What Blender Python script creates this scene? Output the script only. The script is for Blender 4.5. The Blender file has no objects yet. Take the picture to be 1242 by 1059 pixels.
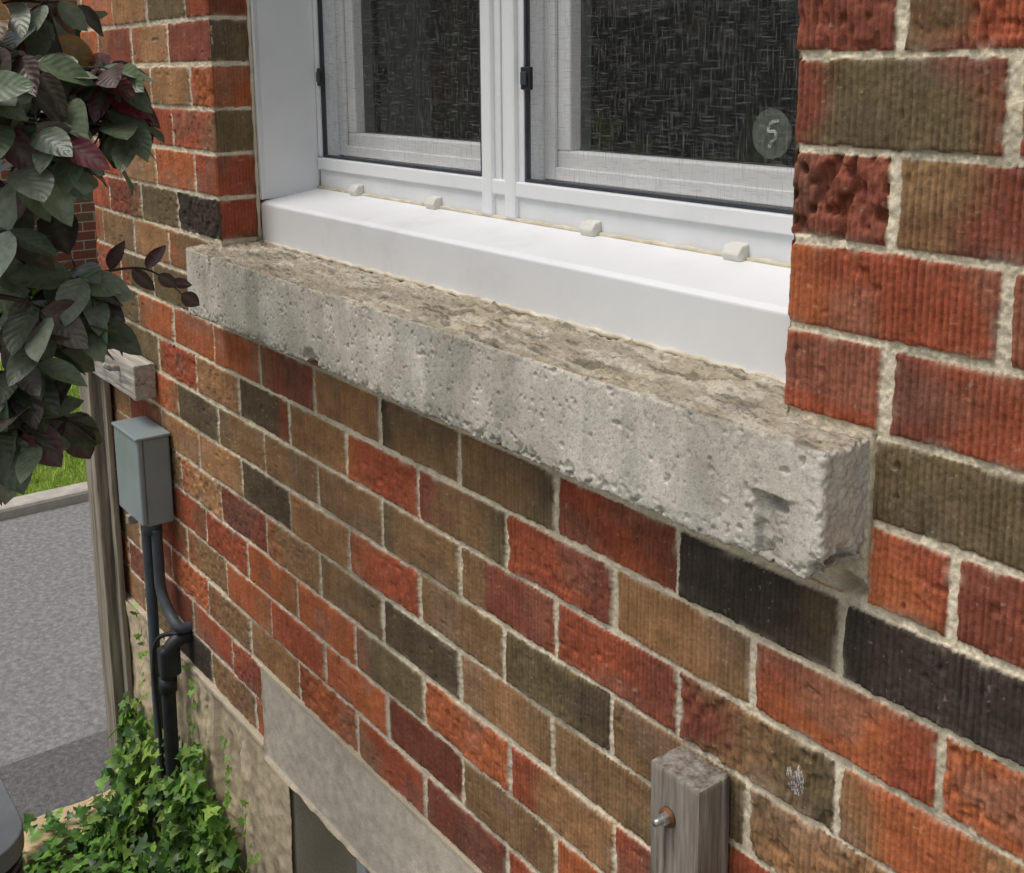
import bpy, math, bmesh, numpy as np
from mathutils import Matrix, Vector
rng=np.random.default_rng(7)
scene=bpy.context.scene
COL=scene.collection

# ---------------------------------------------------------------- noise
R3=rng.random((64,64,64)).astype(np.float32)
def n3(x,y,z):
    xi=np.floor(x).astype(int);yi=np.floor(y).astype(int);zi=np.floor(z).astype(int)
    fx=x-xi;fy=y-yi;fz=z-zi
    fx=fx*fx*(3-2*fx);fy=fy*fy*(3-2*fy);fz=fz*fz*(3-2*fz)
    a=xi&63;b=(xi+1)&63;c=yi&63;d=(yi+1)&63;e=zi&63;f=(zi+1)&63
    return ((R3[a,c,e]*(1-fx)+R3[b,c,e]*fx)*(1-fy)+(R3[a,d,e]*(1-fx)+R3[b,d,e]*fx)*fy)*(1-fz)+\
           ((R3[a,c,f]*(1-fx)+R3[b,c,f]*fx)*(1-fy)+(R3[a,d,f]*(1-fx)+R3[b,d,f]*fx)*fy)*fz
R2=rng.random((256,256)).astype(np.float32)
def n2(x,y):
    xi=np.floor(x).astype(int);yi=np.floor(y).astype(int)
    fx=x-xi;fy=y-yi
    fx=fx*fx*(3-2*fx);fy=fy*fy*(3-2*fy)
    a=xi&255;b=(xi+1)&255;c=yi&255;d=(yi+1)&255
    return (R2[a,c]*(1-fx)+R2[b,c]*fx)*(1-fy)+(R2[a,d]*(1-fx)+R2[b,d]*fx)*fy
def sst(a,b,x):
    t=np.clip((x-a)/(b-a),0,1);return t*t*(3-2*t)
def fb3(p,s,o=3):
    v=0;w=.5;t=0
    for i in range(o):
        v=v+w*n3(p[...,0]*s+i*11.3,p[...,1]*s+i*5.1,p[...,2]*s+i*7.7);t+=w;w*=.55;s*=2.07
    return v/t

# ---------------------------------------------------------------- mesh helpers
def link(ob,parent=None):
    COL.objects.link(ob)
    if parent: ob.parent=parent
    return ob
def raw_mesh(name,V,F,mat,col=None,luv=None,smooth=True,parent=None):
    me=bpy.data.meshes.new(name)
    V=np.asarray(V,dtype=np.float32);F=np.asarray(F,dtype=np.int32)
    me.vertices.add(len(V));me.vertices.foreach_set('co',V.ravel())
    k=F.shape[1]
    me.loops.add(F.size);me.polygons.add(len(F))
    me.loops.foreach_set('vertex_index',F.ravel())
    me.polygons.foreach_set('loop_start',np.arange(0,F.size,k,dtype=np.int32))
    me.polygons.foreach_set('use_smooth',np.full(len(F),smooth,dtype=bool))
    me.update(calc_edges=True)
    for nm,c in (('Col',col),('LUV',luv)):
        if c is not None:
            at=me.color_attributes.new(nm,'FLOAT_COLOR','POINT')
            c4=np.ones((len(V),4),dtype=np.float32);c4[:,:3]=c
            at.data.foreach_set('color',c4.ravel())
    me.materials.append(mat)
    ob=bpy.data.objects.new(name,me)
    return link(ob,parent)
def grid_faces(nr,nc,keep=None):
    i=np.arange(nr-1)[:,None]*nc+np.arange(nc-1)[None,:]
    F=np.stack([i,i+1,i+nc+1,i+nc],-1)
    if keep is not None: F=F[keep]
    return F.reshape(-1,4)
def empty(name,loc=(0,0,0)):
    e=bpy.data.objects.new(name,None);e.location=loc;COL.objects.link(e);return e
def box(name,x0,x1,y0,y1,z0,z1,mat,parent=None,bev=.003,seg=2):
    V=[(x,y,z) for x in(x0,x1) for y in(y0,y1) for z in(z0,z1)]
    F=[(0,1,3,2),(4,6,7,5),(0,4,5,1),(2,3,7,6),(0,2,6,4),(1,5,7,3)]
    me=bpy.data.meshes.new(name);me.from_pydata(V,[],F);me.update();me.materials.append(mat)
    ob=link(bpy.data.objects.new(name,me),parent)
    if bev>0:
        m=ob.modifiers.new('b','BEVEL');m.width=bev;m.segments=seg;m.limit_method='ANGLE'
    return ob
def prism(name,prof,x0,x1,mat,parent=None,axis='x'):
    n=len(prof);V=[]
    for x in(x0,x1):
        for (a,b) in prof: V.append((x,a,b) if axis=='x' else (a,x,b) if axis=='y' else (a,b,x))
    F=[tuple(range(n))[::-1],tuple(range(n,2*n))]+[(i,(i+1)%n,n+(i+1)%n,n+i) for i in range(n)]
    me=bpy.data.meshes.new(name);me.from_pydata(V,[],F);me.update();me.materials.append(mat)
    ob=link(bpy.data.objects.new(name,me),parent)
    m=ob.modifiers.new('b','BEVEL');m.width=.003;m.segments=2;m.limit_method='ANGLE'
    return ob
def dbox(name,lo,hi,r,step,disp,colf,mat,parent=None):
    lo=np.array(lo,float);hi=np.array(hi,float)
    Vs=[];Fs=[];base=0
    for ax in range(3):
        u,v=[i for i in range(3) if i!=ax]
        nu=max(3,int((hi[u]-lo[u])/step)+1);nv=max(3,int((hi[v]-lo[v])/step)+1)
        U,W=np.meshgrid(np.linspace(lo[u],hi[u],nu),np.linspace(lo[v],hi[v],nv))
        for side in(0,1):
            P=np.zeros(U.shape+(3,));P[...,u]=U;P[...,v]=W;P[...,ax]=hi[ax] if side else lo[ax]
            F=grid_faces(nv,nu)+base
            flip=(side==0) if ax!=1 else (side==1)
            if flip:F=F[:,::-1]
            Vs.append(P.reshape(-1,3));Fs.append(F);base+=nu*nv
    V=np.concatenate(Vs);F=np.concatenate(Fs)
    inn=np.clip(V,lo+r,hi-r);n=V-inn;n/=np.linalg.norm(n,axis=1,keepdims=True)+1e-9
    V=inn+n*r
    V2=V+n*disp(V,n)[:,None]
    return raw_mesh(name,V2,F,mat,col=colf(V,n),parent=parent)
def tube(name,pts,rad,mat,parent=None,seg=8):
    pts=[Vector(p) for p in pts];rad=rad if hasattr(rad,'__len__') else [rad]*len(pts)
    V=[];F=[]
    for i,p in enumerate(pts):
        t=(pts[min(i+1,len(pts)-1)]-pts[max(i-1,0)]).normalized()
        a=t.orthogonal().normalized() if i==0 else (a-t*a.dot(t)).normalized()
        b=t.cross(a)
        for k in range(seg):
            th=2*math.pi*k/seg;V.append(p+(a*math.cos(th)+b*math.sin(th))*rad[i])
    for i in range(len(pts)-1):
        for k in range(seg):
            F.append((i*seg+k,i*seg+(k+1)%seg,(i+1)*seg+(k+1)%seg,(i+1)*seg+k))
    F.append(tuple(range(seg))[::-1]);F.append(tuple((len(pts)-1)*seg+k for k in range(seg)))
    if name is None: return V,F
    me=bpy.data.meshes.new(name);me.from_pydata(V,[],F);me.update();me.materials.append(mat)
    me.polygons.foreach_set('use_smooth',[seg>6]*len(F))
    return link(bpy.data.objects.new(name,me),parent)
def smoothpath(pts,n=8):
    P=[Vector(p) for p in pts];out=[]
    for i in range(len(P)-1):
        p0=P[max(i-1,0)];p1=P[i];p2=P[i+1];p3=P[min(i+2,len(P)-1)]
        for k in range(n):
            t=k/n
            out.append(.5*((2*p1)+(p2-p0)*t+(2*p0-5*p1+4*p2-p3)*t*t+(3*p1-p0-3*p2+p3)*t**3))
    out.append(P[-1]);return out

# ---------------------------------------------------------------- materials
def newmat(name):
    m=bpy.data.materials.new(name);m.use_nodes=True
    nt=m.node_tree;b=nt.nodes['Principled BSDF'];return m,nt,b
def N(nt,t,**k):
    n=nt.nodes.new(t)
    for a,v in k.items(): setattr(n,a,v)
    return n
def noise_node(nt,scale,detail=3,vec=None,rough=.6):
    n=N(nt,'ShaderNodeTexNoise');n.inputs['Scale'].default_value=scale;n.inputs['Detail'].default_value=detail
    n.inputs['Roughness'].default_value=rough
    if vec is None:
        tc=N(nt,'ShaderNodeTexCoord');vec=tc.outputs['Object']
    nt.links.new(vec,n.inputs['Vector']);return n
def bump(nt,b,h,strength,dist,prev=None):
    n=N(nt,'ShaderNodeBump');n.inputs['Strength'].default_value=strength;n.inputs['Distance'].default_value=dist
    nt.links.new(h,n.inputs['Height'])
    if prev: nt.links.new(prev.outputs[0],n.inputs['Normal'])
    nt.links.new(n.outputs[0],b.inputs['Normal']);return n
def ramp(nt,fac,stops):
    r=N(nt,'ShaderNodeValToRGB');e=r.color_ramp.elements
    while len(e)<len(stops): e.new(.5)
    for i,(p,c) in enumerate(stops):
        e[i].position=p;e[i].color=(*c,1)
    nt.links.new(fac,r.inputs[0]);return r
def vmat(name,rough,bs,bst,bd,spec=.3,vary=.25):
    m,nt,b=newmat(name)
    at=N(nt,'ShaderNodeAttribute',attribute_name='Col')
    nz=noise_node(nt,bs,3,rough=.7)
    r=ramp(nt,nz.outputs[0],[(.28,(1-vary,)*3),(.72,(1+vary,)*3)])
    mx=N(nt,'ShaderNodeMix',data_type='RGBA',blend_type='MULTIPLY');mx.inputs[0].default_value=1
    nt.links.new(at.outputs['Color'],mx.inputs[6]);nt.links.new(r.outputs[0],mx.inputs[7])
    nt.links.new(mx.outputs[2],b.inputs['Base Color'])
    b.inputs['Roughness'].default_value=rough;b.inputs['Specular IOR Level'].default_value=spec
    bump(nt,b,nz.outputs[0],bst,bd);return m
def nmat(name,stops,scale,rough=.8,bst=.3,bd=.003,detail=4,stretch=None,spec=.3,bscale=None,metal=0):
    m,nt,b=newmat(name)
    tc=N(nt,'ShaderNodeTexCoord');vec=tc.outputs['Object']
    if stretch:
        mp=N(nt,'ShaderNodeMapping');mp.inputs['Scale'].default_value=stretch
        nt.links.new(vec,mp.inputs[0]);vec=mp.outputs[0]
    nz=noise_node(nt,scale,detail,vec)
    r=ramp(nt,nz.outputs[0],stops);nt.links.new(r.outputs[0],b.inputs['Base Color'])
    b.inputs['Roughness'].default_value=rough;b.inputs['Specular IOR Level'].default_value=spec
    b.inputs['Metallic'].default_value=metal
    h=nz
    if bscale: h=noise_node(nt,bscale,3,vec)
    if bst: bump(nt,b,h.outputs[0],bst,bd)
    return m
M_brick=vmat('brick_surface',.92,520,.55,.0010,.15,.24)
M_conc=vmat('weathered_concrete',.95,380,.55,.0013,.15,.18)
M_found=vmat('parged_concrete',.93,200,.5,.002,.2,.15)
M_white=nmat('white_vinyl',[(.25,(.66,.665,.67)),(.42,(.76,.765,.78)),(.7,(.81,.82,.83))],5,.38,.03,.001,detail=7,spec=.5)
M_frame=nmat('white_frame',[(.3,(.68,.69,.71)),(.7,(.78,.79,.80))],8,.4,.03,.001,spec=.5)
M_caulk=nmat('cream_caulk',[(.3,(.44,.38,.27)),(.7,(.68,.62,.50))],25,.7,.5,.003)
M_cream=nmat('weep_cover_plastic',[(.3,(.60,.58,.52)),(.7,(.70,.68,.62))],60,.4,.1,.001,spec=.5)
M_sash=nmat('inner_sash_vinyl',[(.3,(.62,.62,.62)),(.7,(.70,.70,.69))],10,.5,.02,.001)
M_gasket=nmat('screen_gasket',[(.3,(.03,.035,.045)),(.7,(.06,.065,.08))],20,.5,0)
M_black=nmat('black_plastic',[(.3,(.014,.015,.016)),(.7,(.03,.032,.034))],30,.5,.05,.001,spec=.4)
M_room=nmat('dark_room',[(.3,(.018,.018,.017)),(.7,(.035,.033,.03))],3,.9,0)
M_curtain=nmat('curtain_cloth',[(.3,(.010,.011,.010)),(.7,(.05,.05,.043))],9,.95,.3,.002,stretch=(4,4,.6))
M_wood=nmat('weathered_wood',[(.30,(.055,.045,.035)),(.45,(.19,.165,.135)),(.6,(.30,.27,.23)),(.75,(.42,.39,.34))],1,.9,.8,.004,detail=6,stretch=(95,95,5))
M_woodh=nmat('weathered_wood_rail',[(.28,(.10,.09,.07)),(.42,(.34,.31,.27)),(.6,(.48,.45,.40)),(.75,(.58,.55,.49))],1,.9,.8,.004,detail=6,stretch=(5,95,95))
M_woodp=nmat('grey_post_wood',[(.30,(.12,.10,.075)),(.5,(.28,.245,.19)),(.7,(.40,.36,.29))],1,.9,.7,.004,detail=6,stretch=(60,60,3))
M_steel=nmat('galvanised_bolt',[(.3,(.30,.29,.27)),(.7,(.55,.54,.52))],90,.4,.2,.001,metal=.7,spec=.5)
M_rust=nmat('rust',[(.3,(.09,.035,.015)),(.7,(.24,.11,.05))],80,.9,.3,.001)
M_boxg=nmat('grey_enamel_box',[(.3,(.20,.25,.26)),(.7,(.28,.33,.34))],6,.35,.03,.001,spec=.5)
M_cond=nmat('grey_pvc_conduit',[(.3,(.045,.055,.065)),(.7,(.075,.09,.10))],12,.45,.05,.001,spec=.5)
M_asph=nmat('asphalt_old',[(.25,(.13,.125,.122)),(.5,(.215,.208,.203)),(.75,(.33,.32,.31))],45,.95,.6,.008,detail=7,bscale=120)
M_asph2=nmat('asphalt_patch',[(.25,(.075,.075,.075)),(.5,(.125,.122,.12)),(.75,(.20,.195,.19))],55,.95,.7,.008,detail=7,bscale=120)
M_gravel=nmat('added_gravel',[(.3,(.16,.145,.125)),(.5,(.27,.25,.225)),(.7,(.40,.38,.35))],28,.95,.9,.02)
M_soil=nmat('soil',[(.3,(.03,.022,.014)),(.7,(.10,.075,.05))],14,.95,.8,.02)
M_lawn=nmat('lawn_turf',[(.3,(.08,.14,.02)),(.7,(.19,.28,.05))],6,.9,.6,.02)
M_kerb=nmat('kerb_concrete',[(.3,(.36,.33,.28)),(.7,(.50,.47,.41))],20,.9,.4,.004)
M_path=nmat('path_concrete',[(.3,(.28,.28,.28)),(.7,(.38,.38,.37))],20,.9,.4,.004)
M_bark=nmat('bark',[(.3,(.03,.02,.017)),(.7,(.09,.065,.05))],30,.9,.5,.003)
M_ac=nmat('dark_grey_casing',[(.3,(.035,.04,.042)),(.7,(.055,.06,.063))],10,.45,.05,.001,spec=.5)
M_ac2=nmat('grey_casing_top',[(.3,(.14,.155,.16)),(.7,(.2,.215,.22))],10,.45,.05,.001,spec=.5)
M_roof=nmat('roof_shingle',[(.3,(.05,.045,.04)),(.7,(.12,.11,.10))],12,.95,.5,.01)
def brickshader(name,plane):
    m,nt,b=newmat(name)
    tc=N(nt,'ShaderNodeTexCoord');sp=N(nt,'ShaderNodeSeparateXYZ');nt.links.new(tc.outputs['Object'],sp.inputs[0])
    cb=N(nt,'ShaderNodeCombineXYZ');nt.links.new(sp.outputs['X' if plane=='x' else 'Y'],cb.inputs[0]);nt.links.new(sp.outputs['Z'],cb.inputs[1])
    br=N(nt,'ShaderNodeTexBrick');nt.links.new(cb.outputs[0],br.inputs['Vector'])
    br.inputs['Color1'].default_value=(.32,.09,.048,1);br.inputs['Color2'].default_value=(.22,.125,.07,1)
    br.inputs['Mortar'].default_value=(.55,.48,.40,1);br.inputs['Scale'].default_value=1
    br.inputs['Mortar Size'].default_value=.006;br.inputs['Brick Width'].default_value=.2535;br.inputs['Row Height'].default_value=.0987
    nz=noise_node(nt,30,4)
    mx=N(nt,'ShaderNodeMix',data_type='RGBA',blend_type='MULTIPLY');mx.inputs[0].default_value=.4
    nt.links.new(br.outputs[0],mx.inputs[6]);nt.links.new(nz.outputs[0],mx.inputs[7]);nt.links.new(mx.outputs[2],b.inputs['Base Color'])
    b.inputs['Roughness'].default_value=.9
    bump(nt,b,br.outputs['Fac'],-.6,.01);return m
M_bx=brickshader('brickwork_x','x');M_by=brickshader('brickwork_y','y')
def glassmat():
    m=bpy.data.materials.new('window_glass');m.use_nodes=True;nt=m.node_tree;nt.nodes.clear()
    o=N(nt,'ShaderNodeOutputMaterial');f=N(nt,'ShaderNodeFresnel');f.inputs[0].default_value=1.40
    t=N(nt,'ShaderNodeBsdfTransparent');t.inputs[0].default_value=(.8,.85,.84,1);g=N(nt,'ShaderNodeBsdfGlossy');g.inputs['Roughness'].default_value=.02
    mx=N(nt,'ShaderNodeMixShader');nt.links.new(f.outputs[0],mx.inputs[0]);nt.links.new(t.outputs[0],mx.inputs[1]);nt.links.new(g.outputs[0],mx.inputs[2])
    nt.links.new(mx.outputs[0],o.inputs[0]);return m
M_glass=glassmat()
def screenmat():
    m=bpy.data.materials.new('insect_screen_mesh');m.use_nodes=True;nt=m.node_tree;nt.nodes.clear()
    o=N(nt,'ShaderNodeOutputMaterial')
    t=N(nt,'ShaderNodeBsdfTransparent');d=N(nt,'ShaderNodeBsdfDiffuse');d.inputs[0].default_value=(.27,.27,.25,1)
    tc=N(nt,'ShaderNodeTexCoord')
    outs=[]
    for sc in((480,1,30),(30,1,480)):
        mp=N(nt,'ShaderNodeMapping');mp.inputs['Scale'].default_value=sc;nt.links.new(tc.outputs['Object'],mp.inputs[0])
        nz=noise_node(nt,1,2,mp.outputs[0]);r=ramp(nt,nz.outputs[0],[(.54,(0,0,0)),(.74,(1,1,1))]);outs.append(r)
    ad=N(nt,'ShaderNodeMath',operation='MAXIMUM');nt.links.new(outs[0].outputs[0],ad.inputs[0]);nt.links.new(outs[1].outputs[0],ad.inputs[1])
    mr=N(nt,'ShaderNodeMapRange');nt.links.new(ad.outputs[0],mr.inputs[0]);mr.inputs[3].default_value=.05;mr.inputs[4].default_value=.42
    mx=N(nt,'ShaderNodeMixShader');nt.links.new(mr.outputs[0],mx.inputs[0]);nt.links.new(t.outputs[0],mx.inputs[1]);nt.links.new(d.outputs[0],mx.inputs[2])
    nt.links.new(mx.outputs[0],o.inputs[0]);return m
M_screen=screenmat()
def stickermat(nm,colr,f0,f1):
    m=bpy.data.materials.new(nm);m.use_nodes=True;nt=m.node_tree;nt.nodes.clear()
    o=N(nt,'ShaderNodeOutputMaterial');t=N(nt,'ShaderNodeBsdfTransparent');d=N(nt,'ShaderNodeBsdfDiffuse');d.inputs[0].default_value=colr
    nz=noise_node(nt,90,3);mr=N(nt,'ShaderNodeMapRange');nt.links.new(nz.outputs[0],mr.inputs[0]);mr.inputs[1].default_value=.35;mr.inputs[2].default_value=.65;mr.inputs[3].default_value=f0;mr.inputs[4].default_value=f1
    mx=N(nt,'ShaderNodeMixShader');nt.links.new(mr.outputs[0],mx.inputs[0])
    nt.links.new(t.outputs[0],mx.inputs[1]);nt.links.new(d.outputs[0],mx.inputs[2]);nt.links.new(mx.outputs[0],o.inputs[0]);return m
M_stick=stickermat('clear_sticker',(.40,.46,.38,1),.14,.28)
M_stick2=stickermat('sticker_print',(.75,.78,.74,1),.05,.60)
def leafmat(name,rough=.38,trans=.25,vein=.35):
    m,nt,b=newmat(name)
    at=N(nt,'ShaderNodeAttribute',attribute_name='Col');lu=N(nt,'ShaderNodeAttribute',attribute_name='LUV')
    nz=noise_node(nt,70,3)
    r=ramp(nt,nz.outputs[0],[(.3,(.75,.75,.75)),(.7,(1.25,1.25,1.25))])
    mx=N(nt,'ShaderNodeMix',data_type='RGBA',blend_type='MULTIPLY');mx.inputs[0].default_value=1
    nt.links.new(at.outputs['Color'],mx.inputs[6]);nt.links.new(r.outputs[0],mx.inputs[7])
    nt.links.new(mx.outputs[2],b.inputs['Base Color']);b.inputs['Roughness'].default_value=rough
    b.inputs['Specular IOR Level'].default_value=.55
    sp=N(nt,'ShaderNodeSeparateColor');nt.links.new(lu.outputs['Color'],sp.inputs[0])
    a=N(nt,'ShaderNodeMath',operation='MULTIPLY');a.inputs[1].default_value=44;nt.links.new(sp.outputs[0],a.inputs[0])
    c=N(nt,'ShaderNodeMath',operation='MULTIPLY');c.inputs[1].default_value=11;nt.links.new(sp.outputs[1],c.inputs[0])
    s=N(nt,'ShaderNodeMath',operation='SUBTRACT');nt.links.new(a.outputs[0],s.inputs[0]);nt.links.new(c.outputs[0],s.inputs[1])
    w=N(nt,'ShaderNodeMath',operation='SINE');nt.links.new(s.outputs[0],w.inputs[0])
    if vein: bump(nt,b,w.outputs[0],vein,.0012)
    tr=N(nt,'ShaderNodeBsdfTranslucent');nt.links.new(mx.outputs[2],tr.inputs[0])
    ms=N(nt,'ShaderNodeMixShader');ms.inputs[0].default_value=trans
    nt.links.new(b.outputs[0],ms.inputs[1]);nt.links.new(tr.outputs[0],ms.inputs[2])
    nt.links.new(ms.outputs[0],nt.nodes['Material Output'].inputs[0]);return m
M_leaf=leafmat('plum_leaf',.36,.12,.22);M_ivy=leafmat('ivy_leaf',.4,.3,0);M_grass=leafmat('grass_blade',.6,.35,0)

# ---------------------------------------------------------------- brickwork
Z0=.0075;P=.0987;L=.2535
XL,XR=-2.42,-.818
def lin(r,g,b):
    c=np.array([r,g,b])/255.;return np.where(c<.04045,c/12.92,((c+.055)/1.055)**2.4)
RED=lin(158,85,61);ORG=lin(176,102,67);MAR=lin(134,78,62);TAN=lin(158,118,83);BRN=lin(138,108,78);OLV=lin(112,96,71);DRK=lin(72,64,57);DK2=lin(94,80,62)
NR,NI=60,60
tabA=np.zeros((3,NR,NI,3,3))
base=[RED,ORG,MAR,TAN,BRN,OLV,DK2,DRK];wts=np.array([.20,.12,.12,.17,.18,.14,.04,.03])
for z in range(3):
    for r in range(NR):
        for i in range(NI):
            k=rng.choice(8,p=wts);c=base[k]
            st=[c,c,c]
            if rng.random()<.5:
                k2=rng.choice([0,2,3,4,5]);st[rng.choice([0,2])]=.55*base[k2]+.45*c
            j=rng.normal(1,.08)
            tabA[z,r,i]=np.array(st)*j
jit=rng.normal(0,.010,(3,NR,NI));bj=rng.normal(0,.0010,(3,NR,NI))
rough_t=rng.random((3,NR,NI))**5*1.1
rowj=rng.normal(0,.0035,NR)
RO,IO=20,40
def offs(r,zone):
    odd=(r%2==1)
    o0=np.where(odd,-.5965,-.724)
    o1=np.where(odd,XR+L*.5,XR+L)
    o2=np.where(odd,XL,XL-L*.5)
    return np.where(zone==1,o1,np.where(zone==2,o2,o0))
def setc(r,xc,a,b=None,c=None,zone=0,rgh=None):
    b=a if b is None else b;c=b if c is None else c
    o=offs(np.array(r),np.array(zone));i=int(math.floor((xc-float(o))/L))
    tabA[zone,r+RO,i+IO]=np.array([a,b,c])
    if rgh is not None: rough_t[zone,r+RO,i+IO]=rgh
setc(-2,-.75,RED,ORG,zone=1);setc(-2,-.5,MAR,RED,zone=1)
setc(-1,-.75,RED,MAR,zone=1);setc(-1,-.6,OLV,RED,RED,zone=1)
setc(0,-.7,MAR,OLV,MAR,zone=1);setc(0,-.5,RED,zone=1)
setc(1,-.75,MAR,MAR,MAR,zone=1,rgh=3.2);setc(1,-.6,BRN,MAR,RED,zone=1)
setc(2,-.7,ORG,RED,RED,zone=1);setc(2,-.5,RED,zone=1)
setc(3,-.75,OLV,RED,RED,zone=1);setc(3,-.6,MAR,RED,zone=1)
setc(4,-.60,OLV,OLV,DK2);setc(4,-.65,OLV,OLV,DK2);setc(4,-.4,BRN)
setc(5,-.65,ORG,ORG,RED);setc(5,-.5,MAR,RED,zone=0)
setc(6,-.6,DRK,DRK,DRK);setc(6,-.85,DRK,DRK,DK2);setc(6,-1.1,RED,RED,MAR);setc(6,-1.35,BRN,BRN,OLV);setc(6,-1.6,DK2,BRN,BRN)
setc(7,-.5,ORG,ORG,RED);setc(7,-.72,RED,ORG,RED);setc(7,-.97,TAN,TAN,BRN);setc(7,-1.23,RED,RED,MAR);setc(7,-1.5,MAR,BRN,OLV);setc(7,-1.74,ORG,RED,RED)
setc(8,-.6,TAN,ORG,TAN);setc(8,-.85,MAR,BRN,OLV);setc(8,-1.1,RED,RED,MAR);setc(8,-1.35,BRN,MAR,RED);setc(8,-1.6,OLV,BRN,BRN);setc(8,-1.85,BRN,BRN,BRN)
setc(9,-.5,RED);setc(9,-.72,BRN,TAN,BRN);setc(9,-.97,BRN,BRN,OLV);setc(9,-1.23,OLV,OLV,DK2);setc(9,-1.5,BRN,BRN,BRN)
setc(10,-.6,TAN,ORG,RED);setc(10,-.85,ORG,RED);setc(10,-1.1,BRN,BRN,OLV);setc(10,-1.35,TAN,TAN,BRN)
setc(11,-.75,RED,ORG);setc(11,-1.23,RED,TAN,TAN);setc(11,-.97,RED,MAR)

def brickfield(S,T,zone,stepS,jamb=False):
    Tw=T+(n2(S*2.3+9,T*1.1)-.5)*.004
    r=np.floor((Z0-Tw)/P).astype(int)
    if jamb: off=np.where(r%2==1,-.30,-.04)
    else: off=offs(r,zone)+rowj[r+RO]*(zone==0)
    q=(S-off)/L;i=np.floor(q).astype(int);f=q-i
    ri=np.clip(r+RO,0,NR-1)
    def J(ii): return jit[zone,ri,np.clip(ii+IO,0,NI-1)]
    mv=(f>=1+J(i+1)).astype(int)-(f<J(i)).astype(int);i=i+mv
    x0=off+(i+J(i))*L;x1=off+(i+1+J(i+1))*L
    ii=np.clip(i+IO,0,NI-1)
    dl=S-x0;dr=x1-S
    if not jamb:
        dl=np.where((zone==1)&(x0<XR+.02),9,dl);dr=np.where((zone==2)&(x1>XL-.02),9,dr)
    dx=np.minimum(dl,dr)
    fz=(Z0-Tw)/P-r;dz=np.minimum(fz,1-fz)*P
    mw=.0052+(n2(S*6+3,T*9+5)-.5)*.0032
    a=dx-mw-.0025*(zone==1);b=dz-mw+.0007
    kk=.003;hh=np.clip(.5+.5*(b-a)/kk,0,1);d=b*(1-hh)+a*hh-kk*hh*(1-hh)
    if not jamb:
        ex=np.maximum(np.maximum(-2.45-S,S+.702),0);ez=np.maximum(np.maximum(-.552-.03*sst(-.74,-.72,S)-T,T+.392),0)
        ds=np.hypot(ex,ez)-.007;d=np.minimum(d,np.where(T<-.385,ds,9))
        # black brick carries on below the sill end
        d=np.where((T<-.545)&(T>-.578)&(S<-.716)&(S>-.80),np.minimum(d,-.004),d)
    n_a=n2(S*90,T*90);n_b=n2(S*260+31,T*260);n_c=n2(S*28+7,T*28+3)
    d=d+(n_a-.5)*.0026+(n_b-.5)*.0016+(n_c-.5)*.002
    m=sst(-.0007,.0007,d)
    rg=rough_t[zone,ri,ii]
    fade=np.clip(.0052/stepS-.75,0,1)
    wob=n2(T*22,S*5)*.0010+n2(S*160,T*3)*.0024
    g=(.5+.5*np.cos(2*np.pi*(S+wob)/.0080))**4
    ribn=.35+1.1*n2(S*14+50,T*10+9)*(.4+1.1*n2(S*110,T*40))
    hb=bj[zone,ri,ii]*1.0-g*.0022*fade*ribn+(n_b-.5)*.0012+(n_a-.5)*.0006+(n_c-.5)*.0014-.0022*np.exp(-np.clip(d,0,1)/.0016)
    hb=hb-rg*.004*sst(.45,.75,n2(S*95+17,T*70+2))+rg*.0015*n_a
    hb=hb-.0030*sst(.80,.92,n2(S*60+77,T*60+13))*sst(.5,.8,n2(S*9,T*9+40))
    hm=-.0040+(n_a-.5)*.0020+(n_b-.5)*.0022+(n_c-.5)*.0026
    h=hb*m+hm*(1-m)
    C=tabA[zone,ri,ii]
    t=(S-x0)/np.maximum(x1-x0,1e-3)+(n2(S*16,T*24+3)-.5)*.35
    w0=1-sst(.08,.38,t);w2=sst(.62,.92,t);w1=1-w0-w2
    c=C[...,0,:]*w0[...,None]+C[...,1,:]*w1[...,None]+C[...,2,:]*w2[...,None]
    c=c*(.82+.36*n2(S*30+5,T*45))[...,None]*(.84+.32*n_b)[...,None]*(.84+.32*n2(S*330,T*24+9))[...,None]
    blot=sst(.55,.8,n2(S*11+21,T*15+8))[...,None]*.35
    c=c*(1-blot)+(c.mean(-1,keepdims=True)*np.array([1.25,.92,.70]))*blot*.92
    g3=(g*fade)[...,None];c=c*(1-.22*g3)  # rib grooves darkened in the colour: groove dirt plus painted-in shade
    sm=(np.exp(-np.clip(d,0,1)/.003)*sst(.55,.8,n2(S*45+2,T*45+60))*.6)[...,None]
    spk=(sst(.93,.97,n2(S*190+9,T*190+4))*.25)[...,None]
    mort=lin(214,202,178)*(.84+.32*n_a)[...,None]*(.84+.32*n_b)[...,None]
    drt=sst(.5,.8,n2(S*8+90,T*8+10))[...,None]*.22;mort=mort*(1-drt)
    sm=np.maximum(sm,spk)
    c=c*(1-sm)+mort*sm
    mm=m[...,None];c=c*mm+mort*(1-mm)
    return h,c,m
def axis(segs,stepf):
    out=[]
    for a,b in segs:
        s=[a]
        while s[-1]<b:
            s.append(s[-1]+stepf(s[-1]))
        s=np.array(s);s=a+(s-a)*(b-a)/(s[-1]-a)
        out.append(s if not out else s[1:])
    return np.concatenate(out)
def stepx(x): return float(np.clip(.0011*(.5886-.7872*x)**2,.0013,.0045)) if x<-.45 else .003
xs=axis([(-3.33,XL),(XL,XR),(XR,0)],stepx)
zs=axis([(-1.5717,-1.3743),(-1.3743,-.45),(-.45,.30)],lambda z:.0021)
S,T=np.meshgrid(xs,zs)
stp=np.broadcast_to(np.gradient(xs)[None,:],S.shape)
row=np.floor((Z0-T)/P)
zone=np.where((row<4)&(S>-1.6),1,np.where((row<4)&(S<=-1.6),2,0))
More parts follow.
